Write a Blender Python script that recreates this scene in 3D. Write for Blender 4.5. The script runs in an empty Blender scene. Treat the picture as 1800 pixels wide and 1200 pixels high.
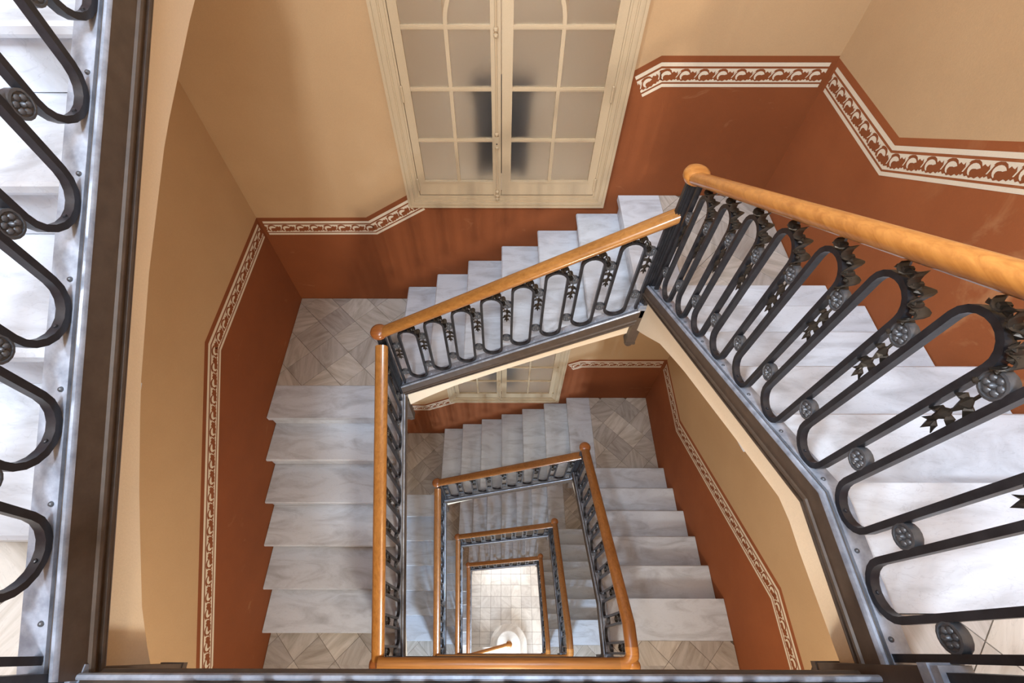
import bpy, bmesh, math, random
from mathutils import Vector, Matrix
random.seed(7)
SC = bpy.context.scene
COL = SC.collection
PI = math.pi

# ------------------------------------------------------------------ camera, light, exposure
cam_d = bpy.data.cameras.new('camera'); cam = bpy.data.objects.new('camera', cam_d); COL.objects.link(cam)
cam_d.sensor_width = 36.0; cam_d.lens = 829.8 / 1800 * 36.0; cam_d.shift_x = 18.1 / 1800
cam_d.clip_start = 0.05; cam_d.clip_end = 60
cam.matrix_world = Matrix.Rotation(0.00147, 4, 'Z') @ Matrix.Rotation(0.58066, 4, 'X') @ Matrix.Rotation(0.0006, 4, 'Z')
SC.camera = cam
SC.view_settings.view_transform = 'Standard'; SC.view_settings.look = 'None'
SC.view_settings.exposure = 0.0; SC.view_settings.gamma = 1.0; SC.view_settings.use_curve_mapping = False
world = bpy.data.worlds.new('sky'); SC.world = world; world.use_nodes = True
world.node_tree.nodes['Background'].inputs[0].default_value = (0.75, 0.87, 1.0, 1)
world.node_tree.nodes['Background'].inputs[1].default_value = 1.0
SC.cycles.max_bounces = 10; SC.cycles.diffuse_bounces = 7; SC.cycles.transmission_bounces = 6
SC.cycles.use_denoising = True
SC.cycles.sample_clamp_indirect = 6.0

# stair dimensions (metres, camera at the origin)
h = 0.175; H = 19 * h
F = [-1.27 - k * H for k in range(5)]
BR = [f - 6 * h for f in F]; BL = [f - 13 * h for f in F]
XL, XR, YB, YF = -1.915, 1.909, 2.817, -1.25
yR, tR = 0.381, 0.2864
xB, tB = 0.854, 0.2864
yL, tL = 1.5806, 0.2922
PX, NX, PY, NY = 0.855, -0.81, 1.755, -0.074      # balustrade planes round the well
UX = -0.934; UY0, UT, UH = 0.199, 0.349, 0.187     # the flight that climbs on the left
BLU = F[0] + 6 * UH
GZ = -15.1
CEIL = 2.7

def area(name, loc, rot, sx, sy, power, col):
    l = bpy.data.lights.new(name, 'AREA'); l.shape = 'RECTANGLE'; l.size = sx; l.size_y = sy
    l.energy = power; l.color = col
    o = bpy.data.objects.new(name, l); o.location = loc; o.rotation_euler = rot; COL.objects.link(o); return o
DAY = (0.62, 0.80, 1.0); WARM = (1.0, 0.70, 0.40)
area('high_window_daylight', (-0.15, YF + 0.12, 2.40), (math.radians(42), 0, 0), 0.38, 0.34, 140, (0.82, 0.91, 1.0))
area('side_fill', (XL + 0.12, -0.35, 2.15), (0, math.radians(-52), 0), 0.5, 0.6, 140, (0.88, 0.94, 1.0))  # added light to brighten the right wall; no window stands here
area('skylight_daylight', (0.05, 0.75, CEIL + 0.25), (0, 0, 0), 1.6, 1.9, 80, DAY)
for k in range(4):
    area('landing_window_daylight', (0.05, YF - 0.22, F[k] + 1.85), (PI / 2, 0, 0), 0.34, 0.40, (6, 78, 165, 160)[k], ((0.85, 0.92, 1.0), (1.0, 0.91, 0.78), DAY, DAY)[k])
    area('landing_warm_fill', (0.05, YF + 0.08, F[k] + (1.3 if k == 0 else 2.75)), (math.radians(88 if k == 0 else 60), 0, 0), 0.4, 0.3, (6, 10, 9, 12)[k], WARM)  # added warm fill on each storey, without any fitting
area('street_door_daylight', (0.05, YF - 1.0, GZ + 1.3), (PI / 2, 0, 0), 2.4, 2.3, 330, (0.88, 0.95, 1.0))
area('hall_fill', (0.1, 2.2, GZ + 1.5), (math.radians(-20), 0, 0), 1.2, 0.5, 22, (0.95, 0.97, 1.0))  # unseen fill added under the flights to brighten the hall floor

# ------------------------------------------------------------------ materials
def srgb(r, g, b):
    f = lambda c: (c / 255 / 12.92) if c / 255 <= 0.04045 else ((c / 255 + 0.055) / 1.055) ** 2.4
    return (f(r), f(g), f(b), 1)
class NT:
    def __init__(s, name):
        s.m = bpy.data.materials.new(name); s.m.use_nodes = True; s.t = s.m.node_tree; s.n = s.t.nodes
        s.b = s.n['Principled BSDF']
    def new(s, typ, **kw):
        n = s.n.new(typ)
        for k, v in kw.items():
            if k.startswith('i_'):
                key = k[2:]; key = int(key) if key.isdigit() else key.replace('_', ' ')
                n.inputs[key].default_value = v
            else: setattr(n, k, v)
        return n
    def l(s, a, b): s.t.links.new(a, b)
    def ramp(s, src, stops):
        r = s.n.new('ShaderNodeValToRGB'); e = r.color_ramp.elements
        while len(e) < len(stops): e.new(0.5)
        for x, (p, c) in zip(e, stops): x.position = p; x.color = c if len(c) == 4 else (*c, 1)
        s.l(src, r.inputs[0]); return r
    def bump(s, src, strength, dist=0.01):
        b = s.new('ShaderNodeBump'); b.inputs['Strength'].default_value = strength; b.inputs['Distance'].default_value = dist
        s.l(src, b.inputs['Height']); s.l(b.outputs[0], s.b.inputs['Normal'])
    def coords(s, rnd=True, turn=False):
        tc = s.new('ShaderNodeTexCoord'); out = tc.outputs['Object']
        if rnd:
            oi = s.new('ShaderNodeObjectInfo')
            sc = s.new('ShaderNodeMath', operation='MULTIPLY'); sc.inputs[1].default_value = 37.0
            s.l(oi.outputs['Random'], sc.inputs[0])
            ad = s.new('ShaderNodeVectorMath', operation='ADD'); s.l(out, ad.inputs[0]); s.l(sc.outputs[0], ad.inputs[1])
            s.rand = oi.outputs['Random']; out = ad.outputs[0]
            if turn:
                m = s.new('ShaderNodeMath', operation='MULTIPLY'); m.inputs[1].default_value = 9.0
                s.l(oi.outputs['Random'], m.inputs[0])
                r = s.new('ShaderNodeVectorRotate', rotation_type='Z_AXIS')
                s.l(out, r.inputs['Vector']); s.l(m.outputs[0], r.inputs['Angle']); out = r.outputs[0]
        return out
    def noise(s, vec, scale, detail=4, rough=0.55, dist=0.0):
        n = s.new('ShaderNodeTexNoise'); n.inputs['Scale'].default_value = scale; n.inputs['Detail'].default_value = detail
        n.inputs['Roughness'].default_value = rough; n.inputs['Distortion'].default_value = dist
        s.l(vec, n.inputs['Vector']); return n.outputs['Fac']
    def mapping(s, vec, scale, rot=(0, 0, 0)):
        m = s.new('ShaderNodeMapping'); m.inputs['Scale'].default_value = scale; m.inputs['Rotation'].default_value = rot
        s.l(vec, m.inputs['Vector']); return m.outputs[0]
    def mix(s, fac, a, b, mode='MIX'):
        m = s.new('ShaderNodeMix', data_type='RGBA', blend_type=mode)
        if isinstance(fac, float): m.inputs['Factor'].default_value = fac
        else: s.l(fac, m.inputs['Factor'])
        for v, i in ((a, 'A'), (b, 'B')):
            sock = [q for q in m.inputs if q.name == i and q.type == 'RGBA'][0]
            if isinstance(v, tuple): sock.default_value = v
            else: s.l(v, sock)
        return [q for q in m.outputs if q.type == 'RGBA'][0]

def marble(name, base, vein, veinpos=(0.42, 0.62), stretch=(1.0, 5.0, 1.0), rough=0.3, tone=0.0, turn=False, stain=None):
    t = NT(name); v = t.coords(True, turn)
    mv = t.mapping(v, stretch, (0, 0, 0.6))
    n1 = t.noise(mv, 2.2, 6, 0.6, 1.2)
    r = t.ramp(n1, [(veinpos[0], base), (veinpos[1], vein)])
    n2 = t.noise(t.mapping(v, stretch, (0, 0, 0.75)), 7.0, 3, 0.5, 2.0)
    r2 = t.ramp(n2, [(0.485, (1, 1, 1)), (0.5, (0.72, 0.72, 0.74)), (0.515, (1, 1, 1))])
    c = t.mix(0.45, r.outputs[0], r2.outputs[0], 'MULTIPLY')
    if tone:
        rr = t.ramp(t.rand, [(0.0, (1 - tone, 1 - tone, 1 - tone * 0.9)), (1.0, (1, 1, 1))])
        c = t.mix(1.0, c, rr.outputs[0], 'MULTIPLY')
    if stain:
        n3 = t.noise(v, 1.6, 3, 0.6, 0.4); r3 = t.ramp(n3, [(0.55, (0, 0, 0)), (0.75, (1, 1, 1))])
        c = t.mix(r3.outputs[0], c, stain)
    t.l(c, t.b.inputs['Base Color']); t.b.inputs['Roughness'].default_value = rough
    return t.m
M = {}
M['tread'] = marble('tread_marble', (0.64, 0.70, 0.785), (0.43, 0.465, 0.52), (0.45, 0.72), (1.2, 4.0, 1.2), 0.28, 0.10)
M['tile'] = marble('landing_marble', (0.61, 0.575, 0.525), (0.37, 0.33, 0.275), (0.38, 0.72), (1.0, 6.0, 1.0), 0.3, 0.30, True)
M['floor_tile'] = marble('hall_marble', (0.78, 0.77, 0.74), (0.60, 0.58, 0.55), (0.42, 0.7), (1.0, 3.0, 1.0), 0.25, 0.22, True)

t = NT('mortar'); t.b.inputs['Base Color'].default_value = (0.12, 0.10, 0.08, 1); t.b.inputs['Roughness'].default_value = 0.9
t.l(t.ramp(t.noise(t.coords(False), 40), [(0.3, (0.09, 0.07, 0.055)), (0.7, (0.16, 0.13, 0.10))]).outputs[0], t.b.inputs['Base Color']); M['mortar'] = t.m

def plaster(name, a, b, bump=0.15):
    t = NT(name); v = t.coords(False)
    c = t.ramp(t.noise(v, 2.0, 5, 0.6), [(0.3, a), (0.7, b)])
    fine = t.noise(v, 160, 3, 0.7)
    c2 = t.mix(0.10, c.outputs[0], t.ramp(fine, [(0.3, (0.6, 0.6, 0.6)), (0.7, (1.25, 1.25, 1.25))]).outputs[0], 'MULTIPLY')
    t.l(c2, t.b.inputs['Base Color']); t.b.inputs['Roughness'].default_value = 0.85; t.bump(fine, bump, 0.004); return t
M['cream'] = plaster('cream_wall_paint', (0.465, 0.300, 0.156), (0.505, 0.333, 0.178)).m
M['fascia'] = plaster('cream_stair_plaster', (0.78, 0.66, 0.50), (0.83, 0.71, 0.55)).m
t = plaster('terracotta_dado_paint', (0.205, 0.053, 0.010), (0.245, 0.066, 0.014))
v = t.coords(False)
sc = t.ramp(t.noise(t.mapping(v, (1.0, 1.0, 2.2)), 3.0, 5, 0.65, 0.8), [(0.64, (0, 0, 0)), (0.80, (0.55, 0.55, 0.55))])
src = t.b.inputs['Base Color'].links[0].from_socket
t.l(t.mix(sc.outputs[0], src, (0.42, 0.22, 0.10, 1)), t.b.inputs['Base Color']); M['dado'] = t.m
t = plaster('worn_lit_terracotta', (0.25, 0.066, 0.014), (0.31, 0.088, 0.022)); v = t.coords(False)  # base lightened for the stronger light on this wall; the patches are wear
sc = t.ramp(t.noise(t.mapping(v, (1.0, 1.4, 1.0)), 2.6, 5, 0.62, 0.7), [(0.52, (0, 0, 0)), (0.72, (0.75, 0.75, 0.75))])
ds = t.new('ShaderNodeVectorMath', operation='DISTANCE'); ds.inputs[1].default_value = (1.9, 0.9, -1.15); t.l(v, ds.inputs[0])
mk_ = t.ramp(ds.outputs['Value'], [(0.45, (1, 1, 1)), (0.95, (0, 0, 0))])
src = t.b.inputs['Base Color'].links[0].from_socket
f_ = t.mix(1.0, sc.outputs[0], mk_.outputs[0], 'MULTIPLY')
t.l(t.mix(f_, src, (0.52, 0.27, 0.12, 1)), t.b.inputs['Base Color']); M['dado_worn_lit'] = t.m
M['stencil'] = plaster('cream_stencil_paint', (0.66, 0.57, 0.44), (0.72, 0.63, 0.49)).m

def wood(name, a, b):
    t = NT(name); v = t.coords(False)
    n = t.noise(t.mapping(v, (2.0, 38, 38)), 1.6, 5, 0.6, 0.6)
    n2 = t.noise(v, 3.0, 2)
    c = t.ramp(n, [(0.3, a), (0.7, b)])
    c2 = t.mix(0.5, c.outputs[0], t.ramp(n2, [(0.3, (0.75, 0.7, 0.65)), (0.7, (1.1, 1.1, 1.1))]).outputs[0], 'MULTIPLY')
    t.l(c2, t.b.inputs['Base Color']); t.b.inputs['Roughness'].default_value = 0.32
    t.b.inputs['Coat Weight'].default_value = 0.5; t.b.inputs['Coat Roughness'].default_value = 0.15; return t.m
M['wood'] = wood('varnished_oak', (0.36, 0.135, 0.028), (0.56, 0.25, 0.06))
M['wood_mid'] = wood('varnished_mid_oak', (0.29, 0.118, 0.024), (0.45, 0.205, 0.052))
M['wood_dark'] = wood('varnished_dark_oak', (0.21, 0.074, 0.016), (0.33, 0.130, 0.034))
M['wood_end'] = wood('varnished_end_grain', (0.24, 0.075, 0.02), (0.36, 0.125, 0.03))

def iron(name, a, b, rough, metal):
    t = NT(name); v = t.coords(False)
    n = t.noise(v, 22, 4, 0.6)
    t.l(t.ramp(n, [(0.3, a), (0.7, b)]).outputs[0], t.b.inputs['Base Color'])
    t.b.inputs['Metallic'].default_value = metal; t.b.inputs['Roughness'].default_value = rough
    t.bump(t.noise(v, 90, 3), 0.12, 0.003); return t.m
M['iron'] = iron('wrought_iron', (0.016, 0.016, 0.020), (0.034, 0.035, 0.042), 0.36, 0.25)
M['iron_base'] = iron('sky_sheen_iron', (0.19, 0.22, 0.28), (0.40, 0.45, 0.55), 0.28, 0.15)  # pale blue of the reflected sky put into the base colour
M['iron_ros'] = iron('cast_iron_rosette', (0.07, 0.075, 0.085), (0.13, 0.14, 0.16), 0.34, 0.35)
M['iron_leaf'] = iron('cast_iron_leaf', (0.020, 0.017, 0.014), (0.055, 0.046, 0.038), 0.36, 0.4)
M['stringer'] = iron('warm_sheen_iron', (0.062, 0.042, 0.030), (0.092, 0.064, 0.046), 0.50, 0.0)  # brown puts the warm wall reflections of the shaded face into the colour

t = plaster('cream_joinery_paint', (0.47, 0.36, 0.225), (0.51, 0.395, 0.255), 0.05); t.b.inputs['Roughness'].default_value = 0.45; M['joinery'] = t.m
t = NT('frosted_glass'); t.b.inputs['Base Color'].default_value = (0.93, 0.92, 0.90, 1)
t.b.inputs['Transmission Weight'].default_value = 1.0; t.b.inputs['Roughness'].default_value = 0.55; t.b.inputs['IOR'].default_value = 1.3
t.bump(t.noise(t.coords(False), 300, 2), 0.15, 0.002); M['glass'] = t.m
t = NT('dark_lacquer'); t.b.inputs['Roughness'].default_value = 0.6
t.l(t.ramp(t.noise(t.coords(False), 8), [(0.3, (0.02, 0.017, 0.02)), (0.7, (0.035, 0.03, 0.035))]).outputs[0], t.b.inputs['Base Color']); M['dark'] = t.m

# ------------------------------------------------------------------ helpers
def mk(name, verts, faces, mats, smooth=False, fm=None):
    me = bpy.data.meshes.new(name); me.from_pydata([tuple(v) for v in verts], [], faces)
    for m in (mats if isinstance(mats, (list, tuple)) else [mats]): me.materials.append(m)
    if fm: me.polygons.foreach_set('material_index', fm)
    bm = bmesh.new(); bm.from_mesh(me); bmesh.ops.recalc_face_normals(bm, faces=bm.faces); bm.to_mesh(me); bm.free()
    if smooth:
        me.polygons.foreach_set('use_smooth', [True] * len(me.polygons))
        me.set_sharp_from_angle(angle=math.radians(40))
    me.update(); return me
def put(name, me, parent=None, loc=(0, 0, 0), rot=(0, 0, 0)):
    o = bpy.data.objects.new(name, me); COL.objects.link(o); o.location = loc; o.rotation_euler = rot
    if parent: o.parent = parent
    return o
def thing(name, label, cat, loc=(0, 0, 0), rz=0, group=None):
    o = bpy.data.objects.new(name, None); COL.objects.link(o); o.location = loc; o.rotation_euler = (0, 0, rz)
    o.empty_display_size = 0.1; o['label'] = label; o['category'] = cat
    if group: o['group'] = group
    return o
def struct(o, label=None):
    o['kind'] = 'structure'
    if label: o['label'] = label
    return o
class MB:
    def __init__(s): s.v = []; s.f = []; s.m = []
    def add(s, v, f, m=0):
        b = len(s.v); s.v += [tuple(x) for x in v]; s.f += [tuple(b + i for i in q) for q in f]; s.m += [m] * len(f)
    def box(s, a, b, m=0):
        x0, y0, z0 = a; x1, y1, z1 = b
        s.add([(x0, y0, z0), (x1, y0, z0), (x1, y1, z0), (x0, y1, z0), (x0, y0, z1), (x1, y0, z1), (x1, y1, z1), (x0, y1, z1)],
              [(0, 3, 2, 1), (4, 5, 6, 7), (0, 1, 5, 4), (1, 2, 6, 5), (2, 3, 7, 6), (3, 0, 4, 7)], m)
    def prism(s, poly, fn, a, b, m=0):          # polygon in 2D, fn(p, q, e) -> xyz, extruded e from a to b
        n = len(poly)
        s.add([fn(p, q, a) for p, q in poly] + [fn(p, q, b) for p, q in poly],
              [tuple(range(n)), tuple(range(2 * n - 1, n - 1, -1))] + [(i, (i + 1) % n, n + (i + 1) % n, n + i) for i in range(n)], m)
    def sweep(s, prof, frames, closed_path=False, m=0):   # frames: list of (point, lateral, up)
        n = len(prof); V = []
        for p, L, U in frames:
            for o, u in prof: V.append(Vector(p) + Vector(L) * o + Vector(U) * u)
        Fc = []; k = len(frames)
        for i in range(k if closed_path else k - 1):
            j = (i + 1) % k
            for q in range(n): Fc.append((i * n + q, i * n + (q + 1) % n, j * n + (q + 1) % n, j * n + q))
        if not closed_path: Fc += [tuple(range(n)), tuple(range((k - 1) * n, k * n))]
        s.add(V, Fc, m)
    def lathe(s, prof, c, axis='Z', seg=16, m=0):   # prof: (r, a)
        V = []; Fc = []; n = len(prof)
        for i in range(seg):
            a = 2 * PI * i / seg
            for r, z in prof:
                p = (r * math.cos(a), r * math.sin(a), z)
                if axis == 'Y': p = (p[0], p[2], p[1])
                V.append((c[0] + p[0], c[1] + p[1], c[2] + p[2]))
        for i in range(seg):
            j = (i + 1) % seg
            for q in range(n - 1): Fc.append((i * n + q, j * n + q, j * n + q + 1, i * n + q + 1))
        Fc += [tuple(i * n for i in range(seg)), tuple(i * n + n - 1 for i in range(seg))]
        s.add(V, Fc, m)
    def tube(s, pts, r, seg=5, m=0):
        fr = []
        pts = [Vector(p) for p in pts]
        for i, p in enumerate(pts):
            d = (pts[min(i + 1, len(pts) - 1)] - pts[max(i - 1, 0)]).normalized()
            a = d.cross(Vector((0, 1, 0)));  a = a.normalized() if a.length > 1e-3 else Vector((1, 0, 0))
            fr.append((p, a, d.cross(a)))
        s.sweep([(r * math.cos(2 * PI * i / seg), r * math.sin(2 * PI * i / seg)) for i in range(seg)], fr, m=m)
    def mesh(s, name, mats, smooth=False): return mk(name, s.v, s.f, mats, smooth, s.m)
def lerp(P, x):
    if x <= P[0][0]: return P[0][1]
    for (a, b), (c, d) in zip(P, P[1:]):
        if x <= c: return b + (d - b) * (x - a) / (c - a)
    return P[-1][1]

# ------------------------------------------------------------------ walls (cream above, terracotta dado below), floor, ceiling
def paint_wall(name, u0, u1, fn, storeys, thick, outward, top=CEIL, bottom=GZ, holes=()):
    """storeys: list of (bottom polyline, dado top polyline) from the top storey down; fn(u, z, off) -> xyz."""
    xs = {u0, u1}
    for b, d in storeys: xs |= {p[0] for p in b + d if u0 < p[0] < u1}
    for a, b, c, d in holes: xs |= {a, b}
    xs = sorted(xs); mb = MB()
    for a, b in zip(xs, xs[1:]):
        mid = (a + b) / 2
        hs = [q for q in holes if q[0] < mid < q[1]]
        cuts = []
        upper = (lambda x: top)
        for B, D in storeys:
            fB = lambda x, B=B: lerp(B, x); fD = lambda x, D=D: lerp(D, x)
            cuts.append((fD, upper, 0)); cuts.append((fB, fD, 1)); upper = fB
        cuts.append((lambda x: bottom, upper, 0))
        for lo, hi, m in cuts:
            segs = [(lo, hi)]
            for q in hs:
                nxt = []
                for l2, h2 in segs:
                    if h2(mid) <= q[2] or l2(mid) >= q[3]: nxt.append((l2, h2)); continue
                    if l2(mid) < q[2]: nxt.append((l2, (lambda x, z=q[2]: z)))
                    if h2(mid) > q[3]: nxt.append(((lambda x, z=q[3]: z), h2))
                segs = nxt
            for l2, h2 in segs:
                v = [fn(a, l2(a), 0), fn(b, l2(b), 0), fn(b, h2(b), 0), fn(a, h2(a), 0)]
                v += [fn(a, l2(a), thick), fn(b, l2(b), thick), fn(b, h2(b), thick), fn(a, h2(a), thick)]
                mb.add(v, [(0, 1, 2, 3), (7, 6, 5, 4), (0, 4, 5, 1), (1, 5, 6, 2), (2, 6, 7, 3), (3, 7, 4, 0)], m)
    return struct(put(name, mb.mesh(name, [M['cream'], M['dado_worn_lit' if name == 'wall_right' else 'dado']])))

# polylines of the dado per storey
left_top = [((XL, BLU + 0.0), 0)]
def left_lines(bl, f, y0, y1, yt0, yt1): return ([(YF, f - .24), (y0, f - .24), (y1, bl - .24), (YB, bl - .24)], [(YF, f + .975), (yt0, f + .975), (yt1, bl + 1.0), (YB, bl + 1.0)])
LW = [left_lines(BLU, F[0], .1, 2.0, .2, 2.1)]
for k in range(4): LW.append(left_lines(BL[k], F[k + 1], -.17, yL, -.13, 1.66))
RW = [([(YF, F[k] - .24), (yR, F[k] - .24), (2.1, BR[k] - .24), (YB, BR[k] - .24)], [(YF, F[k] + .975), (.365, F[k] + .975), (2.07, BR[k] + .96), (YB, BR[k] + .965)]) for k in range(4)]
BW = [([(XL, BL[k] - .24), (-1.151, BL[k] - .24), (xB, BR[k] - .24), (XR, BR[k] - .24)], [(XL, BL[k] + 1.0), (-1.06, BL[k] + 1.005), (.90, BR[k] + .975), (XR, BR[k] + .975)]) for k in range(4)]
FW = [([(XL, F[k] - .24), (XR, F[k] - .24)], [(XL, F[k] + .975), (XR, F[k] + .975)]) for k in range(4)]
WX0, WX1 = -.70, .757                                         # glazed door in the back wall
WINZ = [(BL[k] + 1.13, BL[k] + 2.95) for k in range(2)]
wl = paint_wall('wall_left', YF, YB, lambda u, z, o: (XL - o, u, z), LW, .2, -1)
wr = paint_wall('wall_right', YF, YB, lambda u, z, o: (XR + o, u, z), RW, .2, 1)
wb = paint_wall('wall_back', XL, XR, lambda u, z, o: (u, YB + o, z), BW, .12, 1, holes=[(WX0 + .04, WX1 - .04, a + .04, b) for a, b in WINZ])
holes = [(-.55, .65, F[k] + 1.15, F[k] + 2.55) for k in range(4)] + [(-1.1, 1.2, GZ, GZ + 2.3)]
wf = paint_wall('wall_front', XL, XR, lambda u, z, o: (u, YF - o, z), FW, .2, -1, holes=holes)
mb = MB()
for a, b in (((XL - .2, YF - .2, CEIL), (-.95, YB + .2, CEIL + .15)), ((1.05, YF - .2, CEIL), (XR + .2, YB + .2, CEIL + .15)),
             ((-.95, YF - .2, CEIL), (1.05, -.6, CEIL + .15)), ((-.95, 1.8, CEIL), (1.05, YB + .2, CEIL + .15))): mb.box(a, b)
struct(put('ceiling', mb.mesh('ceiling', M['fascia'])))

# stencilled border: painted lines and running scroll, one thin coat of paint per wall
def border(parent, fn, polylines, flip=False):
    mb = MB()
    for P in polylines:                       # P: list of (u, z), dado top edge
        P = [Vector((p[0], p[1])) for p in P]
        N = []
        for a, b in zip(P, P[1:]):
            d = (b - a).normalized(); n = Vector((d.y, -d.x));  N.append(n if n.y < 0 else -n)
        def off(i, d):
            if i == 0: return P[0] + N[0] * d
            if i == len(P) - 1: return P[-1] + N[-1] * d
            n = (N[i - 1] + N[i]).normalized(); return P[i] + n * (d / n.dot(N[i]))
        def strip(d0, d1, lift, m):
            for i in range(len(P) - 1):
                q = [off(i, d0), off(i + 1, d0), off(i + 1, d1), off(i, d1)]
                mb.add([fn(p.x, p.y, lift) for p in q], [(0, 1, 2, 3)], m)
        strip(.036, .058, .0012, 0); strip(.070, .148, .0012, 0); strip(.158, .177, .0012, 0)
        # running scroll along the mid line of the field
        L = [(off(i, .109), off(i + 1, .109)) for i in range(len(P) - 1)]
        tot = sum((b - a).length for a, b in L); n = max(1, round(tot / .108)); per = tot / n
        def at(s):
            s = min(max(s, 0), tot - 1e-6)
            for (a, b), nn in zip(L, N):
                l = (b - a).length
                if s <= l: return a + (b - a) * (s / l), nn
                s -= l
            return L[-1][1], N[-1]
        up = [(0, .70), (.06, .84), (.10, .60), (.16, .74), (.26, .93), (.40, 1.0), (.58, 1.0), (.70, .90), (.78, .70), (.86, .82), (.93, .74)]
        lo = [(0, .16), (.09, .26), (.18, .12), (.28, .18), (.38, .07), (.5, .13), (.62, .07), (.74, .19), (.86, .11), (.94, .22)]
        for i in range(n):
            def mp(x, y, lift, i=i):
                if flip: x = 1 - x
                p, nn = at((i + x) * per); q = p - nn * ((y - .5) * .076); return fn(q.x, q.y, lift)
            U = up + [(1, .70)]; W = lo + [(1, .16)]
            xs = sorted({a for a, _ in U} | {a for a, _ in W})
            for a, b in zip(xs, xs[1:]):
                mb.add([mp(a, lerp(W, a), .002), mp(b, lerp(W, b), .002), mp(b, lerp(U, b), .002), mp(a, lerp(U, a), .002)], [(0, 1, 2, 3)], 1)
            K = 9; V = []
            for j in range(K + 1):
                a = math.radians(20 + 215 * j / K); w = .155 * math.sin(PI * min(1, .22 + j / K * .8)) + .04
                for r in (.36, .36 - w * 1.5): V.append(mp(.5 + r * .74 * math.cos(a), .48 + r * math.sin(a), .003))
            mb.add(V, [(2 * j, 2 * j + 2, 2 * j + 3, 2 * j + 1) for j in range(K)], 0)
            mb.add([mp(.02, .34, .003), (mp(.08, .34, .003)), mp(.25, .80, .003), mp(.19, .80, .003)], [(0, 1, 2, 3)], 0)
    me = mk('stencil_border', mb.v, mb.f, [M['stencil'], M['dado']], False, mb.m)
    return put('stencil_border', me, parent)
e = .03
border(wl, lambda u, z, o: (XL + o, u, z), [[(YF + .6, F[k + 1] + .975), (-.13, F[k + 1] + .975), (1.66, BL[k] + 1.0), (YB - e, BL[k] + 1.0)] for k in (0, 1)])
border(wr, lambda u, z, o: (XR - o, u, z), [[(YF + .6, F[k] + .975), (.365, F[k] + .975), (2.07, BR[k] + .96), (YB - e, BR[k] + .965)] for k in (0, 1)], True)
bl_ = []
for k in (0, 1):
    zl = lambda x, k=k: BL[k] + 1.005 + (x + 1.06) * (BR[k] + .975 - BL[k] - 1.005) / 1.96
    bl_ += [[(XL + e, BL[k] + 1.0), (-1.06, BL[k] + 1.005), (WX0 + .02, zl(WX0 + .02))], [(WX1 + .0, zl(WX1)), (.90, BR[k] + .975), (XR - e, BR[k] + .975)]]
border(wb, lambda u, z, o: (u, YB - o, z), bl_)

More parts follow.
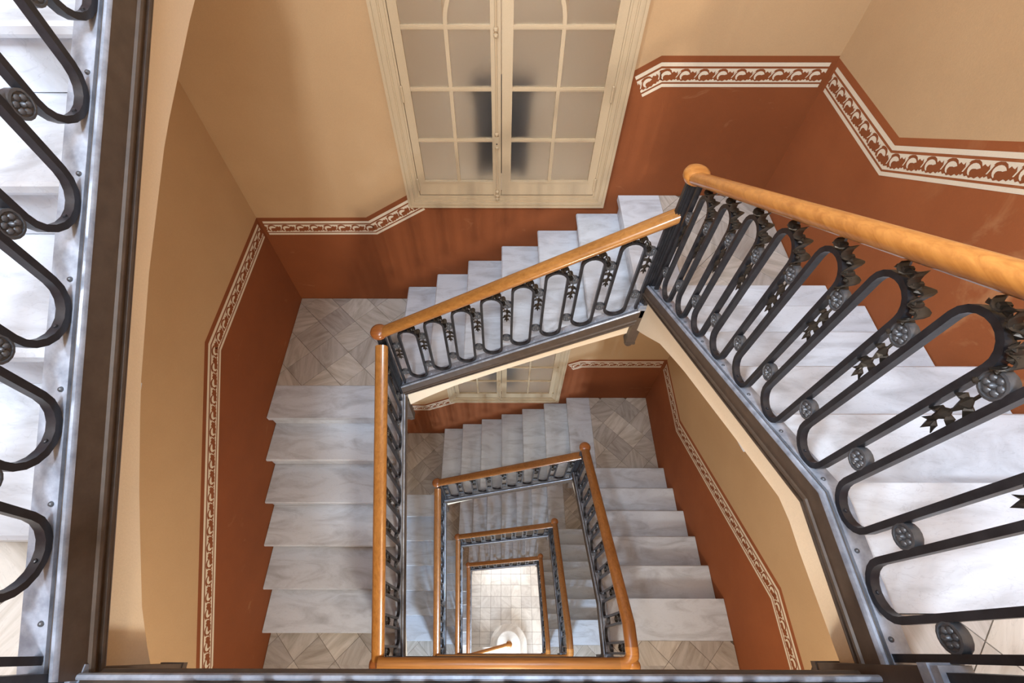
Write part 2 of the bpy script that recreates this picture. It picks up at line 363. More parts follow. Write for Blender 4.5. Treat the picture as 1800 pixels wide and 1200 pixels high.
# ------------------------------------------------------------------ glazed doors in the back wall
def glazed_door(k, label):
    z0 = WINZ[k][0]; z1 = WINZ[k][1]
    w = bpy.data.objects.new('window_%d' % (k + 1), None); COL.objects.link(w); w.location = (0.03, YB, z0); struct(w, label)
    X0, X1 = WX0 - .03, WX1 - .03; hh = z1 - z0
    def fr(w0, prof):     # moulded frame: prof = steps (inset, depth towards the room)
        mb = MB()
        for i0, i1, d in prof:
            for a, b in (((X0 + i0, -d, i0), (X0 + i1, .05, hh)), ((X1 - i1, -d, i0), (X1 - i0, .05, hh)),
                         ((X0 + i1, -d, i0), (X1 - i1, .05, i1)), ((X0 + i1, -d, hh - i1), (X1 - i1, .05, hh - i0))): mb.box(a, b)
        return mb
    put('architrave', fr(0, [(0, .018, .034), (.018, .026, .026), (.026, .048, .030), (.048, .056, .022), (.056, .080, .014), (.080, .092, .006)]).mesh('architrave', M['joinery']), w)
    L = X0 + .092; R = X1 - .092; mid = -.03 + .022 - .03
    spans = [(L, mid), (mid, R)]
    for si, (a, b) in enumerate(spans):
        st = .050; ce = .058 if si == 0 else .075
        g = .004
        pa, pb = (a + g + st, b - ce) if si == 0 else (a + ce - .01, b - g - st)
        mb = MB(); zb = .113; zt = hh - .20
        dp = -.004
        mb.box((a + g, dp, .10), (pa, .022, hh - .1)); mb.box((pb, dp, .10), (b - g * .3, .022, hh - .1))
        mb.box((pa, dp, .10), (pb, .022, .218)); mb.box((pa, dp, zt), (pb, .022, hh - .1))
        zs = [.218, .526, .864, 1.203]; mu = .022; mx = (pa + pb) / 2 + (0.0)
        for z in zs[1:]: mb.box((pa, .000, z), (pb, .022, z + mu)); mb.box((pa, -.003, z + .007), (pb, .021, z + .015))
        mb.box((mx - mu / 2, .0005, .218), (mx + mu / 2, .0215, zs[3] + mu)); mb.box((mx - .004, -.0025, .218), (mx + .004, .0215, zs[3] + mu))
        # glazing bead round the panes
        mb.box((pa - .012, -.008, .2055), (pa + .0012, .0115, zt + .012)); mb.box((pb - .0012, -.008, .2055), (pb + .012, .0115, zt + .012))
        mb.box((pa - .0125, -.0086, .206), (pb + .0125, .0112, .2194))
        # arched bar over the upper panes
        cx = 0.0 + mid + .0; rr = abs(mx - mid); arc = []
        sgn = -1 if si == 0 else 1
        for q in range(13):
            an = PI / 2 * q / 12; arc.append((mid + sgn * rr * math.cos(an), 1.225 + rr * math.sin(an)))
        frm = []
        for q, (x, z) in enumerate(arc):
            if not (pa - .02 < x < pb + .02): continue
            an = PI / 2 * q / 12; frm.append(((x, .0145, z), (sgn * math.cos(an), 0, math.sin(an)), (0, 1, 0)))
        mb.sweep([(-.011, -.0145), (.011, -.0145), (.011, .0145), (-.011, .0145)], frm)
        sash = put('sash', mb.mesh('sash', M['joinery']), w)
        cells = []
        rows = zs + [zt]
        for r in range(4):
            zlo = rows[r] + (mu if r else 0); zhi = rows[r + 1]
            for (q0, q1) in ((pa, mx - mu / 2), (mx + mu / 2, pb)): cells.append((q0, q1, zlo, zhi))
        for q0, q1, zlo, zhi in cells:
            m2 = MB(); m2.box((q0, .012, zlo), (q1, .0135, zhi)); put('pane', m2.mesh('pane', M['glass']), sash)
        hg = MB(); hx = L + .003 if si == 0 else R - .003
        for z in (.14, .80, 1.45): hg.lathe([(.004, 0), (.008, .004), (.008, .10), (.004, .104)], (hx, -.012, z), seg=8)
        put('hinge', hg.mesh('hinge', M['joinery'], True), sash)
    # cover strip and espagnolette bolt between the two leaves
    mb = MB(); mb.box((mid - .052, -.014, .10), (mid - .004, .0, hh - .1)); mb.box((mid - .044, -.020, .10), (mid - .014, -.012, hh - .1))
    mb.lathe([(.004, .06), (.007, .06), (.007, hh - .12), (.004, hh - .12)], (mid - .029, -.026, 0), seg=8)
    put('cover_strip', mb.mesh('cover_strip', M['joinery']), w)
    mb = MB()
    mb.box((mid - .044, -.036, .505), (mid - .014, -.018, .585))
    for z in (.495, .59, .10, .075, 1.175, 1.205, .135): mb.lathe([(.006, 0), (.014, .006), (.014, .016), (.006, .022)], (mid - .029, -.028, z), seg=10)
    bolt = put('espagnolette_bolt', mb.mesh('espagnolette_bolt', M['joinery'], True), w)
    mb = MB(); mb.lathe([(.005, -.001), (.005, .003)], (mid - .029, -.0365, .535), axis='Y', seg=10)
    put('keyhole', mb.mesh('keyhole', M['dark']), bolt)
    # the space behind the frosted panes
    mb = MB(); y0, y1 = .125, 1.0
    mb.box((X0 - .2, y1, -.3), (X1 + .2, y1 + .05, hh + .2)); mb.box((X0 - .25, y0, -.3), (X0 - .2, y1 + .05, hh + .2)); mb.box((X1 + .2, y0, -.3), (X1 + .25, y1 + .05, hh + .2))
    mb.box((X0 - .25, y0, -.35), (X1 + .25, y1 + .05, -.3)); mb.box((X0 - .25, y0, hh + .2), (X1 + .25, y1 + .05, hh + .25))
    put('room_behind', mb.mesh('room_behind', M['fascia']), w)
    l = area('pane_back_fill', (0.03, YB + .36, z0 + hh + .1), (0, 0, 0), .9, .4, 6.0, (.98, .97, .95)); l.parent = None  # light added behind the panes so the glass does not go dark
    area('pane_low_fill', (0.03, YB + .62, z0 + .5), (0, 0, 0), 1.0, .3, 1.5, (.85, .93, 1.0))  # second added light, makes the lowest panes paler
    return w
glazed_door(0, 'tall cream glazed double door with frosted panes beside the topmost back flight')
glazed_door(1, 'cream frosted glazed door half hidden below the topmost back flight')
for k, zc in ((0, WINZ[0][0]), (1, WINZ[1][0])):
    mb = MB(); mb.box((-.19, 0, 0), (.19, .16, .62)); mb.box((-.21, -.015, .60), (.21, .17, .64)); mb.box((-.17, -.01, .05), (-.012, 0, .57)); mb.box((.012, -.01, .05), (.17, 0, .57)); mb.box((-.18, .02, -.06), (-.13, .14, 0)); mb.box((.13, .02, -.06), (.18, .14, 0))
    o = put('dark_cabinet', mb.mesh('dark_cabinet', M['dark']), None, (.0, YB + .19, zc + .14))
    o['label'] = ('dark cabinet showing blurred through the frosted panes of the upper glazed door', 'dark cabinet behind the frosted panes of the lower glazed door')[k]; o['category'] = 'cabinet'

# windows on the landings behind the viewer
for k in range(4):
    w = bpy.data.objects.new('window_%d' % (k + 3), None); COL.objects.link(w); w.location = (.05, YF, F[k] + 1.15); struct(w, 'plain casement on the landing wall behind the viewer, storey %d' % (k + 1))
    mb = MB()
    for a, b in (((-.6, -.1, 0), (-.54, 0, 1.4)), ((.54, -.1, 0), (.6, 0, 1.4)), ((-.54, -.1, 0), (.54, 0, .06)), ((-.54, -.1, 1.34), (.54, 0, 1.4)), ((-.025, -.08, .06), (.025, -.02, 1.34))): mb.box(a, b)
    put('window_frame', mb.mesh('window_frame', M['joinery']), w)

# ------------------------------------------------------------------ stairs
ARCH = [(0, .185), (.16, .212), (.37, .217), (.64, .235), (.79, .270), (.90, .36), (1, .43)]
ARCH_B = [(0, .25), (.2, .235), (.5, .24), (.75, .26), (.9, .31), (1, .36)]
ARCH_U = [(0, .42), (.16, .34), (.36, .262), (.54, .232), (.68, .230), (.80, .255), (.93, .30), (1, .365)]
G = .0045
def flight(label, n, t, hh, p0, z0, fn, e0, e1, f0, f1, d_top, d_bot, curve=None, group='stair flights round the open well'):
    """descending: nosing k at d = p0 + k t, z = z0 - k hh; fn(d, z, e) -> xyz; e0..e1 tread width, f0..f1 body width"""
    base = Vector(fn(p0 + (n + 1) * t, z0 - (n + 1) * hh, (e0 + e1) / 2))
    r = thing('stair_flight', label, 'stairs', base, 0, group)
    g = lambda p, q, e: Vector(fn(p, q, e)) - base
    for k in range(1, n + 1):
        d, z = p0 + k * t, z0 - k * hh
        b = d - t - .055
        poly = [(d, z - .008), (d - .008, z), (b, z), (b, z - .045), (d - .050, z - hh + .004), (d - .028, z - hh + .004), (d - .028, z - .045), (d - .012, z - .040), (d - .004, z - .036), (d, z - .026)]
        mb = MB(); mb.prism(poly, g, e0, e1); put('step', mb.mesh('step', M['tread']), r)
    # last riser under the upper landing, vaulted soffit, plaster fascia along the well
    mb = MB(); d, z = p0, z0; m = hh / t
    mb.prism([(p0 - .028, z0 - .047), (p0 - .058, z0 - .047), (p0 - .058, z0 - hh - .03), (p0 - .028, z0 - hh - .004)], g, e0, e1)
    put('riser', mb.mesh('riser', M['tread']), r)
    line = lambda d: min(z0 - (d - p0) * m, z0)
    S = [i / 24 for i in range(25)]; at = lambda q: d_top + (d_bot - d_top) * q
    bot = [(at(q), line(at(q)) - lerp(curve or ARCH, q)) for q in S]
    fa, fb = f0, f1                      # fascia between fa and fb, body behind it
    body = [(d, max(zz + .008, line(d) - .215)) for d, zz in bot]
    mb = MB(); mb.prism(body + bot[::-1], g, e0, e1); put('soffit', mb.mesh('soffit', M['fascia']), r)
    mb = MB(); mb.prism([(at(q), line(at(q)) - .04) for q in S] + bot[::-1], g, fa, fb); put('fascia', mb.mesh('fascia', M['fascia']), r)
    return r
turn = ['topmost', 'second', 'third', 'lowest']
for k in range(4):
    flight('%s marble flight descending along the right wall%s' % (turn[k].capitalize(), (', under the big oak handrail', ' inside the second turn', ' inside the third turn', ' just above the hall')[k]),
           5, tR, h, yR, F[k], lambda d, z, e: (e, d, z), PX + .028, XR - G, PX + .010, PX + .026, -.06, 1.80)
    flight('%s marble flight descending leftwards along the back wall%s' % (turn[k].capitalize(), (', below the tall glazed door', ' under the half hidden glazed door', ' lying in warm shade', ' just above the hall')[k]),
           6, tB, h, -xB, BR[k], lambda d, z, e: (-d, e, z), PY + .028, YB - G, PY + .010, PY + .026, -.86, .80, ARCH_B)
    flight('%s marble flight descending towards the viewer along the left wall%s' % (turn[k].capitalize(), (', beside the long terracotta dado', ' striped by baluster shadows', ' deep in the well', ' just above the hall')[k]),
           5, tL, h, -yL, BL[k], lambda d, z, e: (e, -d, z), XL + G, NX - .028, NX - .026, NX - .010, -1.76, .06)
flight('Marble flight climbing away along the left edge of the photo behind looped ironwork', 5, UT, UH, -(UY0 + 5 * UT), BLU, lambda d, z, e: (e, -d, z), XL + G, UX - .038, UX - .036, UX - .020, -1.94, .07, ARCH_U)

# landings: slab, edge slab of marble, diagonal marble tiles one by one
def clip(poly, x0, x1, y0, y1):
    for ax, lim, sg in ((0, x0, 1), (0, x1, -1), (1, y0, 1), (1, y1, -1)):
        out = []
        for a, b in zip(poly, poly[1:] + poly[:1]):
            da, db = (a[ax] - lim) * sg, (b[ax] - lim) * sg
            if da >= 0: out.append(a)
            if da * db < 0:
                s = da / (da - db); out.append((a[0] + (b[0] - a[0]) * s, a[1] + (b[1] - a[1]) * s))
        poly = out
        if len(poly) < 3: return []
    return poly
S2 = math.sqrt(.5)
def tiles(root, rect, z, u0, v0, pitch, mat, thick=.018, diag=True, gap=.0015):
    x0, x1, y0, y1 = rect; c = root.location
    if diag:
        us = [(x + y) * S2 for x in (x0, x1) for y in (y0, y1)]; vs = [(y - x) * S2 for x in (x0, x1) for y in (y0, y1)]
    else:
        us = [x0, x1]; vs = [y0, y1]
    for i in range(math.floor((min(us) - u0) / pitch), math.ceil((max(us) - u0) / pitch) + 1):
        for j in range(math.floor((min(vs) - v0) / pitch), math.ceil((max(vs) - v0) / pitch) + 1):
            a, b = u0 + i * pitch + gap, u0 + (i + 1) * pitch - gap; e_, f_ = v0 + j * pitch + gap, v0 + (j + 1) * pitch - gap
            q = [(a, e_), (b, e_), (b, f_), (a, f_)]
            if diag: q = [((u - v) * S2, (u + v) * S2) for u, v in q]
            q = clip(q, x0, x1, y0, y1)
            if len(q) < 3: continue
            ar = abs(sum(p[0] * r[1] - r[0] * p[1] for p, r in zip(q, q[1:] + q[:1]))) / 2
            if ar < 4e-4: continue
            cx = sum(p[0] for p in q) / len(q); cy = sum(p[1] for p in q) / len(q); dz = random.uniform(-.0008, .0004)
            mb = MB(); mb.prism(q, lambda p, r, e: (p - cx, r - cy, e), -thick, 0)
            put('tile', mb.mesh('tile', mat), root, (cx - c.x, cy - c.y, z + dz - c.z))
def landing(label, base, boxes, slabs, rects, z, u0, v0, pitch=.2375):
    r = thing('stair_landing', label, 'landing', base, 0, 'stair landings')
    c = Vector(base)
    mb = MB()
    for a, b in boxes: mb.box(Vector(a) - c, Vector(b) - c)
    put('landing_slab', mb.mesh('landing_slab', M['fascia']), r)
    mb = MB()
    for x0, x1, y0, y1 in rects: mb.box(Vector((x0, y0, z - .03)) - c, Vector((x1, y1, z - .004)) - c)
    put('mortar_bed', mb.mesh('mortar_bed', M['mortar']), r)
    for x0, x1, y0, y1 in slabs:
        mb = MB(); mb.box(Vector((x0, y0, z - .045)) - c, Vector((x1, y1, z)) - c); put('edge_slab', mb.mesh('edge_slab', M['tread']), r)
    for rc in rects: tiles(r, rc, z, u0, v0, pitch, M['tile'])
    return r
for k in range(4):
    z = BR[k]
    landing('%s corner landing of diagonal tiles at the back right' % turn[k].capitalize(), (1.4, 2.3, z - .25),
            [((PX + .03, 1.82, z - .28), (XR - G, YB - G, z - .047))], [(xB, 1.152, PY + .028, YB - G)], [(1.154, XR - G, 1.785, YB - G)], z, 2.18, .105)
    z = BL[k]
    landing('%s corner landing of diagonal tiles at the back left' % turn[k].capitalize(), (-1.4, 2.3, z - .25),
            [((XL + G, 1.66, z - .28), (NX - .03, YB - G, z - .047))], [(XL + G, NX - .028, yL, 1.876)], [(XL + G, -.842, 1.878, YB - G)], z, .127, 2.286)
    z = F[k]; lx = UX if k == 0 else NX; ly = .23 if k == 0 else .15
    landing('%s front landing, with diagonal tiles%s' % (turn[k].capitalize(), (', where the viewer stands', ' under the long front handrail', ' under the third front handrail', ' deep in the well')[k]), (0, -.6, z - .25),
            [((XL + G, YF + G, z - .19), (XR - G, NY - .03, z - .03)), ((PX + .03, NY - .03, z - .19), (XR - G, .33, z - .047)), ((XL + G, NY - .03, z - .09), (lx - .042 if k == 0 else lx - .03, ly - .04, z - .03))],
            [(PX + .028, XR - G, .076, yR)], [(XL + G, XR - G, -.62, NY - .02), (XL + G, lx - .040 if k == 0 else lx - .028, NY - .02, ly), (PX + .028, XR - G, NY - .02, .074)], z, .08 if k == 0 else .905, -1.0)
landing('Landing above the left flight, over the frame', (-1.4, 2.3, BLU - .25), [((XL + G, 2.0, BLU - .28), (UX - .045, YB - G, BLU - .047))], [(XL + G, UX - .04, UY0 + 5 * UT, 2.2)], [(XL + G, UX - .05, 2.202, YB - G)], BLU, .127, 2.286)

# ------------------------------------------------------------------ balustrades
RAIL = [(-.028, -.030), (.028, -.030), (.036, -.024), (.0425, -.010), (.0425, .004), (.036, .016), (.024, .024), (0, .028), (-.024, .024), (-.036, .016), (-.0425, .004), (-.0425, -.010), (-.036, -.024)]
STRIP = [(.034, 0), (-.013, 0), (-.013, -.012), (.034, -.012)]
STRIP_U = [(.042, 0), (-.013, 0), (-.013, -.012), (.042, -.012)]
BEAD = [(-.021, -.012), (-.0215, -.002), (-.025, .001), (-.0305, .0), (-.0335, -.005), (-.034, -.012), (-.027, -.015)]
STRNG = [(-.0135, -.010), (-.0205, -.0125), (-.0335, -.0125), (-.0335, -.066), (-.039, -.069), (-.0405, -.074), (-.039, -.078), (-.030, -.080), (-.029, -.092), (-.036, -.094), (-.0365, -.099), (-.029, -.102), (-.028, -.110), (-.024, -.116), (.006, -.116), (.006, -.0125)]
STRNG_U = [(o, -.0125 + (u + .0125) * 1.45 if u < -.0126 else u) for o, u in STRNG]
T = .0155; D = .021
cache = {}
def loop_mesh(w, ht):
    key = ('loop', round(w, 3), round(ht, 2))
    if key not in cache:
        r = w / 2; fr = []
        for i in range(11):
            a = PI - PI * i / 10; fr.append(((r * math.cos(a), 0, ht - r - T / 2 + r * math.sin(a)), (math.cos(a), 0, math.sin(a)), (0, 1, 0)))
        for i in range(11):
            a = -PI * i / 10; fr.append(((r * math.cos(a), 0, r + T / 2 + r * math.sin(a)), (math.cos(a), 0, math.sin(a)), (0, 1, 0)))
        mb = MB(); mb.sweep([(-T / 2, -D / 2), (T / 2, -D / 2), (T / 2, D / 2), (-T / 2, D / 2)], fr, True)
        mb.lathe([(.005, 0), (.004, .004), (.001, .005)], (0, 0, T), seg=8)
        cache[key] = mb.mesh('loop', M['iron'], True)
    return cache[key]
def bar_mesh(ht):
    key = ('bar', round(ht, 2))
    if key not in cache:
        mb = MB(); mb.box((-T / 2, -D / 2, 0), (T / 2, D / 2, round(ht, 2))); cache[key] = mb.mesh('bar', M['iron'])
    return cache[key]
def rosette_mesh():
    if 'ros' not in cache:
        mb = MB(); R = .029
        for sg in (-1, 1):
            pr = [(.0005, sg * .008), (R * .78, sg * .008), (R * .82, sg * .011), (R, sg * .010), (R, 0)]
            mb.lathe(pr, (0, 0, 0), axis='Y', seg=16)
        def dome(cx, cz, r, hgt, sg):
            mb.lathe([(r, .007 * sg), (r * .8, (.007 + hgt * .65) * sg), (r * .35, (.007 + hgt) * sg)], (cx, 0, cz), axis='Y', seg=8)
        for i in range(6):
            a = PI / 6 + i * PI / 3; dome(.0138 * math.cos(a), .0138 * math.sin(a), .0076, .0055, -1)
        dome(0, 0, .0058, .010, -1)
        cache['ros'] = mb.mesh('rosette', M['iron_ros'], True)
    return cache['ros']
def leaf(mb, base, tip, wid, lift, th=.0025):
    """folded pointed leaf with thickness: base -> tip in 3D, lying in the XZ plane, mid rib lifted towards the well (-Y)"""
    b = Vector(base); t_ = Vector(tip); d = t_ - b; s = Vector((d.z, 0, -d.x)).normalized() * wid
    y = Vector((0, -lift, 0)); th = Vector((0, th, 0))
    P = [b, b + d * .35 + s - y * .3, b + d * .62 + s * .55, t_, b + d * .62 - s * .55, b + d * .35 - s - y * .3, b + d * .45 + y]
    V = P + [p + th for p in P]
    Fc = [(0, 1, 6), (1, 2, 6), (2, 3, 6), (3, 4, 6), (4, 5, 6), (5, 0, 6)]
    Fc += [tuple(i + 7 for i in f[::-1]) for f in Fc] + [(i, (i + 1) % 6, (i + 1) % 6 + 7, i + 7) for i in range(6)]
    mb.add(V, Fc)
def sprig_mesh():
    if 'spr' not in cache:
        mb = MB(); mb.tube([(0, 0, .03), (.002, 0, -.03), (-.002, 0, -.09), (0, 0, -.125)], .0034)
        for z, s in ((-.035, 1), (-.085, -1)):
            leaf(mb, (0, -.002, z + .020), (.004 * s, -.008, z - .036), .0125, .009)
            leaf(mb, (0, 0, z + .006), (.028, 0, z - .022 - .008 * s), .011, .008)
            leaf(mb, (0, 0, z + .006), (-.028, 0, z - .022 + .008 * s), .011, .008)
        leaf(mb, (0, 0, -.110), (.001, -.003, -.150), .009, .006)
        for s in (-1, 1): leaf(mb, (0, 0, -.112), (.018 * s, 0, -.138), .006, .005)
        cache['spr'] = mb.mesh('leaf_sprig', M['iron_leaf'])
    return cache['spr']
def garland_mesh(w):
    key = ('gar', round(w, 3))
    if key not in cache:
        mb = MB(); R = w / 2 + T / 2
        rng = random.Random(5)
        # curling acanthus ribbon round the uphill shoulder of the loop (local +X), origin at the loop's top centre
        fr = []
        for i in range(31):
            s = i / 30; a = math.radians(122 - 116 * s)
            wob = .009 + .010 * math.sin(s * PI) + .010 * math.sin(s * 24)
            r = R + wob
            yy = .012 * math.cos(s * 24)
            fr.append(((r * math.cos(a), yy, r * math.sin(a) - R), (math.cos(a), .6 * math.sin(s * 24), math.sin(a)), (-.2 * math.sin(a), 1, .2 * math.cos(a))))
        mb.sweep([(-.002, -.014), (.002, -.014), (.002, .014), (-.002, .014)], fr)
        for i in range(7):
            s = (i + .4) / 7; a = math.radians(126 - 122 * s)
            L = .014 + .010 * math.sin(PI * s)
            b = Vector(((R + .001) * math.cos(a), -.004, (R + .001) * math.sin(a) - R))
            da = a - .55 - .25 * (i % 2)
            leaf(mb, b, b + Vector((L * math.cos(da), -.012 + .02 * (i % 2), L * math.sin(da))), .0115, .010)
        for i in range(5):
            a = math.radians(105 - 32 * i)
            mb.lathe([(.001, -.016), (.007, -.012), (.008, 0), (.007, .010), (.001, .013)], ((R + .009) * math.cos(a), 0, (R + .009) * math.sin(a) - R), axis='Y', seg=6)
        cache[key] = mb.mesh('leaf_garland', M['iron_leaf'])
    return cache[key]

def balustrade(label, org, rz, length, line, rail, gaps, wood_mat, end_bars, group, rail_x=None, garland=True, stringer=True, elbow=None, strip=None, deep=False, near=False):
    """line, rail: polylines (x, z) of the base rail's top and of the handrail's centre, x runs uphill"""
    r = thing('balustrade', label, 'railing', org, rz, group)
    mid = [x for x, _ in line[1:-1]]
    fr = lambda P: [((x, 0, z), (0, 1, 0), (0, 0, 1)) for x, z in P]
    if stringer:
        mb = MB(); mb.sweep(STRNG_U if strip or deep else STRNG, fr(line)); put('iron_stringer', mb.mesh('iron_stringer', M['stringer']), r)
        mb = MB(); mb.sweep(BEAD, fr(line)); put('bead', mb.mesh('bead', M['iron_base'], True), r)
    mb = MB(); mb.sweep(strip or STRIP, fr(line))
    sp = (gaps[1] - gaps[0]); w = sp - .064
    RV = [(.006, -.001), (.0055, .003), (.003, .0055), (.0005, .006)]
    if not near:
        for x in gaps: mb.lathe(RV, (x, 0, lerp(line, x)), seg=8)
    br = put('base_rail', mb.mesh('base_rail', M['iron_base'], True), r)
    if near:
        m2 = MB(); m2.lathe(RV, (0, 0, 0), seg=10); rv = m2.mesh('rivet', M['iron_ros'], True)
        for x in gaps: put('rivet', rv, br, (x, 0, lerp(line, x)))
    rp = [p for p in rail]
    mb = MB(); mb.sweep(RAIL, fr(rp))
    put('handrail', mb.mesh('handrail', wood_mat, True), r)
    for i, x in enumerate(gaps):
        zb = lerp(line, x); zr = lerp(rail, x)
        k = (zr - zb) / .72
        put('rosette', rosette_mesh(), r, (x, 0, zb + .155 + (k - 1) * .1))
        put('rosette', rosette_mesh(), r, (x, 0, zb + .515 * k))
        put('leaf_sprig', sprig_mesh(), r, (x, 0, zb + .515 * k - .03))
    for a, b in zip(gaps, gaps[1:]):
        c = (a + b) / 2; slope = (lerp(line, b) - lerp(line, a)) / (b - a)
        zlow = min(lerp(line, c - w * .28) , lerp(line, c + w * .28)) + (w / 2) * (1 - math.sqrt(max(0, 1 - .56 ** 2)))
        zlow = max(lerp(line, c), lerp(line, c + w / 2 * .45) - .006)
        ztop = min(lerp(rail, c), lerp(rail, c - w / 2) + .012) - .030 - (.022 if garland else 0)
        ztop = min(ztop, lerp(rail, c - w / 2 * .8) - .030)
        ht = ztop - zlow
        put('loop', loop_mesh(w, ht), r, (c, 0, zlow))
        if garland: put('leaf_garland', garland_mesh(w), r, (c, 0, zlow + round(ht, 2)))
    for x in end_bars:
        put('bar', bar_mesh(lerp(rail, x) - .028 - lerp(line, x)), r, (x, 0, lerp(line, x)))
    return r
def poly(f, xs): return [(x, f(x)) for x in xs]
OFFS = .045; RO = .762
for k in range(4):
    wm = M['wood'] if k == 0 else M['wood_dark']
    wn = turn[k]
    # right flight: local x = -(y) from the back right newel, uphill towards the viewer
    f = lambda y: F[k] - max(0, y - yR) * h / tR
    X = lambda y: PY - y
    ln = [(X(PY - .02), f(PY) + OFFS), (X(.345), f(.345 + .04) + OFFS), (X(-.035), F[k] + OFFS)]
    fr_ = lambda y: F[k] - (y - yR) * h / tR + RO
    yb = .155; rl = [(X(PY + .0), fr_(PY)), (X(yb), fr_(yb)), (X(.02), fr_(yb))]
    zfr = fr_(yb)
    gp = [PY - y for y in [1.648 - .1805 * i for i in range(10)]]
    balustrade('%s balustrade beside the right flight%s' % (wn.capitalize(), (', large in the foreground with a pale oak handrail', ' of the second turn', ' of the third turn', ' of the lowest turn')[k]),
               (PX, PY, 0), -PI / 2, 1.8, ln, rl, gp, wm, [gp[0] - .034, gp[-1] + .034], 'looped iron balustrades round the well', near=k == 0)
    # back flight: local x = x from back left newel, uphill to the right
    f = lambda x: BR[k] + (x - xB) * h / tB
    X = lambda x: x - NX
    ln = [(X(NX + .02), f(NX + .02) + OFFS), (X(PX - .02), f(PX - .02) + OFFS)]
    rl = [(X(NX), f(NX) + RO), (X(PX - .01), f(PX - .01) + RO)]
    gp = [X(-.722 + .1877 * i) for i in range(9)]
    balustrade('%s balustrade along the back flight%s' % (wn.capitalize(), (', crossing below the tall glazed door', ' with eight ironwork loops', ' in the third turn', ' right above the hall floor')[k]),
               (NX, PY, 0), 0, 1.6, ln, rl, gp, wm if k else M['wood_mid'], [gp[0] - .034, gp[-1] + .034], 'looped iron balustrades round the well', deep=True)
    # left flight: local x = y from the front left newel, uphill away from the viewer
    f = lambda y: BL[k] + (y - yL) * h / tL
    X = lambda y: y - NY
    ln = [(X(NY + .02), f(NY) + OFFS), (X(PY - .02), f(PY) + OFFS)]
    rl = [(X(NY), f(NY) + RO + .03), (X(PY - .045), f(PY - .045) + RO + .03)]
    gp = [X(-.004 + .184 * i) for i in range(10)]
    balustrade('%s balustrade along the left flight%s' % (wn.capitalize(), (' with a long oak handrail running towards the viewer', ' of the second turn', ' of the third turn', ' of the lowest turn')[k]),
               (NX, NY, 0), PI / 2, 1.8, ln, rl, gp, wm if k else M['wood_mid'], [gp[0] - .034, gp[-1] + .034], 'looped iron balustrades round the well')
# flight climbing on the left
f = lambda y: F[0] + UH + (y - UY0) * UH / UT
ln = poly(lambda s: f(s + NY) + .05, [0.02, 1.95]); rl = poly(lambda s: f(s + NY) + RO + .03, [0, 1.95])
gp = [.045 - NY + .2085 * i for i in range(9)]
balustrade('Balustrade of the climbing flight at the left edge, its loops cut off by the frame', (UX, NY, 0), PI / 2, 1.9, ln, rl, gp, M['wood'], [gp[0] - .063, gp[-1] + .034], 'looped iron balustrades round the well', strip=STRIP_U, near=True)

# level balustrades across the front landings, with the rounded elbow of the handrail at the right corner
def front_rail(k):
    z = F[k]; x0, x1 = (UX if k == 0 else NX), PX
    zr = F[k] - (.155 - yR) * h / tR + RO
    org = (x1, NY, 0)                   # local x runs to the left
    n = 9; sp = (x1 - x0 - (.30 if k == 0 else .10)) / n
    gp = [.05 + sp * i for i in range(n + 1)]
    r = balustrade(('Level balustrade at the bottom edge, only its iron base rail in view', 'Level balustrade across the second front landing with a shiny oak handrail', 'Level balustrade across the third front landing', 'Level balustrade across the lowest front landing')[k],
                   org, PI, 1.6, [(.02, z + OFFS), (x1 - x0 - .02, z + OFFS)], [(.085, zr), (x1 - x0 - .01, zr)], gp, M['wood_mid'] if k < 3 else M['wood_dark'], [gp[0] - .015, gp[-1] + .02][:1 if k == 0 else 2], 'looped iron balustrades round the well')
    # elbow, local coordinates: right flight's rail arrives along local -Y ... turns to local +X
    fr = []; R = .07
    for p in ((0, -.095), ): pass
    path = [(0, -.100), (0, -R)] + [(R - R * math.cos(a), -R + R * math.sin(a)) for a in [PI / 2 * q / 6 for q in range(1, 7)]] + [(.09, 0)]
    path = [Vector((a, b, zr)) for a, b in path]
    for i, p in enumerate(path):
        d = (path[min(i + 1, len(path) - 1)] - path[max(0, i - 1)]).normalized(); fr.append((p, (d.y, -d.x, 0), (0, 0, 1)))
    prof = [(o * 1.03, u * 1.03) for o, u in RAIL]
    mb = MB(); mb.sweep(prof, fr)
    # flared outer corner
    mb.lathe([(.030, -.031), (.040, -.022), (.046, -.006), (.046, .008), (.036, .022), (.012, .029)], (.004, .004, zr), seg=18)
    put('rail_elbow', mb.mesh('rail_elbow', M['wood'], True), r)
for k in range(4): front_rail(k)

# newel posts at the corners of the well
def newel(label, x, y, z_cap, z_tip, cap, wm, fins=True, group='newel posts with pendant drops'):
    r = thing('newel_post', label, 'newel post', (x, y, z_tip), 0, group)
    hgt = z_cap - z_tip
    mb = MB(); mb.box((-.021, -.021, .10), (.021, .021, hgt - .02))
    if fins: mb.box((-.012, -.030, .35), (.012, .030, hgt - .02)); mb.box((-.030, -.012, .35), (.030, .012, hgt - .02))
    put('shaft', mb.mesh('shaft', M['iron']), r)
    mb = MB(); mb.box((-.03, -.03, .055), (.03, .03, .43)); mb.box((-.033, -.033, .05), (.033, .033, .07)); mb.lathe([(.004, 0), (.018, .006), (.027, .022), (.027, .055)], (0, 0, 0), seg=14)
    put('pendant_drop', mb.mesh('pendant_drop', M['stringer'], True), r)
    mb = MB(); mb.box((-.036, -.036, .43), (.036, .036, .455)); mb.box((-.032, -.032, .455), (.032, .032, .475)); put('collar', mb.mesh('collar', M['iron_base']), r)
    if cap:
        mb = MB(); mb.lathe([(.022, -.036), (.046, -.030), (.057, -.012), (.058, .004), (.052, .018), (.034, .029), (.012, .033)], (0, 0, hgt), seg=24)
        put('cap', mb.mesh('cap', wm, True), r)
    return r
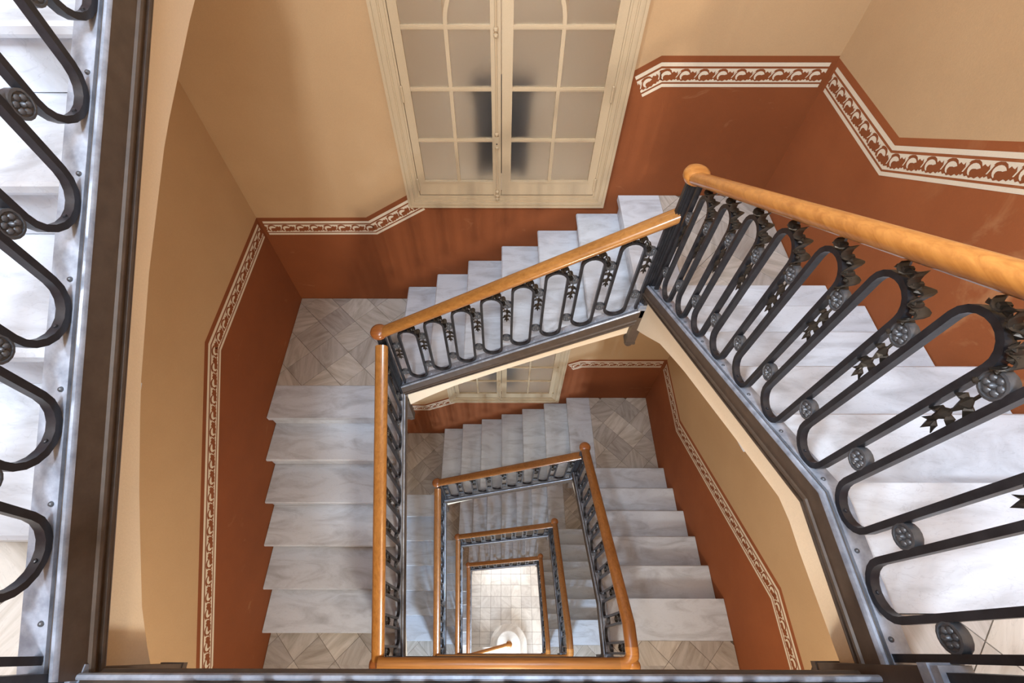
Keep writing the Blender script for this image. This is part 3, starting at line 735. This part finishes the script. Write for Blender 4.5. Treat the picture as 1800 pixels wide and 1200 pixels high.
for k in range(4):
    wn = turn[k]
    wm = M['wood'] if k == 0 else M['wood_end']
    newel('%s newel post at the back right corner of the well, with round wooden cap' % wn.capitalize(), PX, PY, BR[k] + .213 + RO + .012, BR[k] - .39, True, wm)
    newel('%s newel post at the back left corner of the well, with round wooden cap' % wn.capitalize(), NX, PY, BL[k] + .208 + RO + .012, BL[k] - .39, True, M['wood_end'])
    newel('%s iron newel post at the front right corner of the well' % wn.capitalize(), PX - .02, NY + .022, F[k] + .86, F[k] - .26, False, wm, False)
    z = (F[k] + UH + (NY - UY0) * UH / UT) if k == 0 else (BL[k - 1] + (NY - yL) * h / tL)
    newel('%s newel post at the front left corner of the well%s' % (wn.capitalize(), ', its drop showing' if k == 0 else ' with round wooden cap'), UX if k == 0 else NX, NY + (.013 if k == 0 else 0), z + RO + .03, F[k] - .42 if k == 0 else F[k] - .3, True, M['wood_end'], k > 0)
newel('Newel post above the frame at the upper left corner of the well', UX, PY + .1, BLU + 1.0, BLU - .30, True, M['wood_end'])

# ------------------------------------------------------------------ hall floor, curtail steps and starting rail
fl = struct(put('floor', (lambda mb: (mb.box((XL - .2, YF - .2, GZ - .2), (XR + .2, YB + .2, GZ - .004)), mb.mesh('floor', M['mortar']))[1])(MB())), 'hall floor of pale square marble tiles')
tiles(fl, (-1.16, 1.38, -.42, 2.6), GZ, -1.16 + 0.0, -.41, .285, M['floor_tile'], .02, False, .003)
CX, CY = .185, .145
st = thing('starting_steps', 'rounded marble starting steps at the foot of the stairs, in the bright hall', 'stairs', (CX, CY, GZ))
z3 = (F[4] - GZ) / 3
def dstep(R, x_left, z0, z1, name):
    pts = [(R * math.cos(a), R * math.sin(a)) for a in [PI * q / 24 for q in range(25)]]
    pts = [(R, -1.3)] + pts + [(-R, -.05), (x_left, -.05), (x_left, -1.3)]
    mb = MB(); mb.prism(pts, lambda p, q, e: (p, q, e), z0, z1); put('step', mb.mesh('step', M['floor_tile']), st)
dstep(.49, -1.2, 0, z3, 'a'); dstep(.31, -1.2, z3, 2 * z3, 'b')
mb = MB(); mb.box((XL + G - CX, -1.3, 0), (-.62, -.2, 3 * z3)); mb.box((XL + G - CX, -.2, 0), (NX - CX, .0, 3 * z3)); put('step', mb.mesh('step', M['floor_tile']), st)
r = thing('balustrade', 'short oak starting rail running to the newel in the middle of the hall', 'railing', (CX, CY, 0), 0, 'looped iron balustrades round the well')
d = Vector((NX - CX, NY - CY - .02, 0)); L = d.length; r.rotation_euler = (0, 0, math.atan2(d.y, d.x))
za = GZ + 2 * z3
mb = MB(); zl = BL[3] + (NY - yL) * h / tL + RO + .03
mb.sweep(RAIL, [((0, 0, za + .95), (0, 1, 0), (0, 0, 1)), ((L, 0, zl), (0, 1, 0), (0, 0, 1))]); put('handrail', mb.mesh('handrail', M['wood'], True), r)
for i in range(5):
    x = .12 + i * .2; mb = MB(); mb.box((x - .007, -.014, za + (.0 if x < .5 else z3)), (x + .007, .014, za + .93 + (zl - za - .95) * x / L)); put('bar', mb.mesh('bar', M['iron']), r)
nw = thing('newel_post', 'starting newel post with round cap on the curtail step in the hall', 'newel post', (CX, CY, za), 0, 'newel posts with pendant drops')
mb = MB(); mb.lathe([(.06, 0), (.06, .04), (.035, .06), (.03, .2), (.035, .8), (.045, .84), (.03, .9)], (0, 0, 0), seg=16); put('shaft', mb.mesh('shaft', M['iron'], True), nw)
mb = MB(); mb.lathe([(.03, .9), (.06, .915), (.075, .945), (.075, .965), (.055, .99), (.015, 1.0)], (0, 0, 0), seg=20); put('cap', mb.mesh('cap', M['wood'], True), nw)
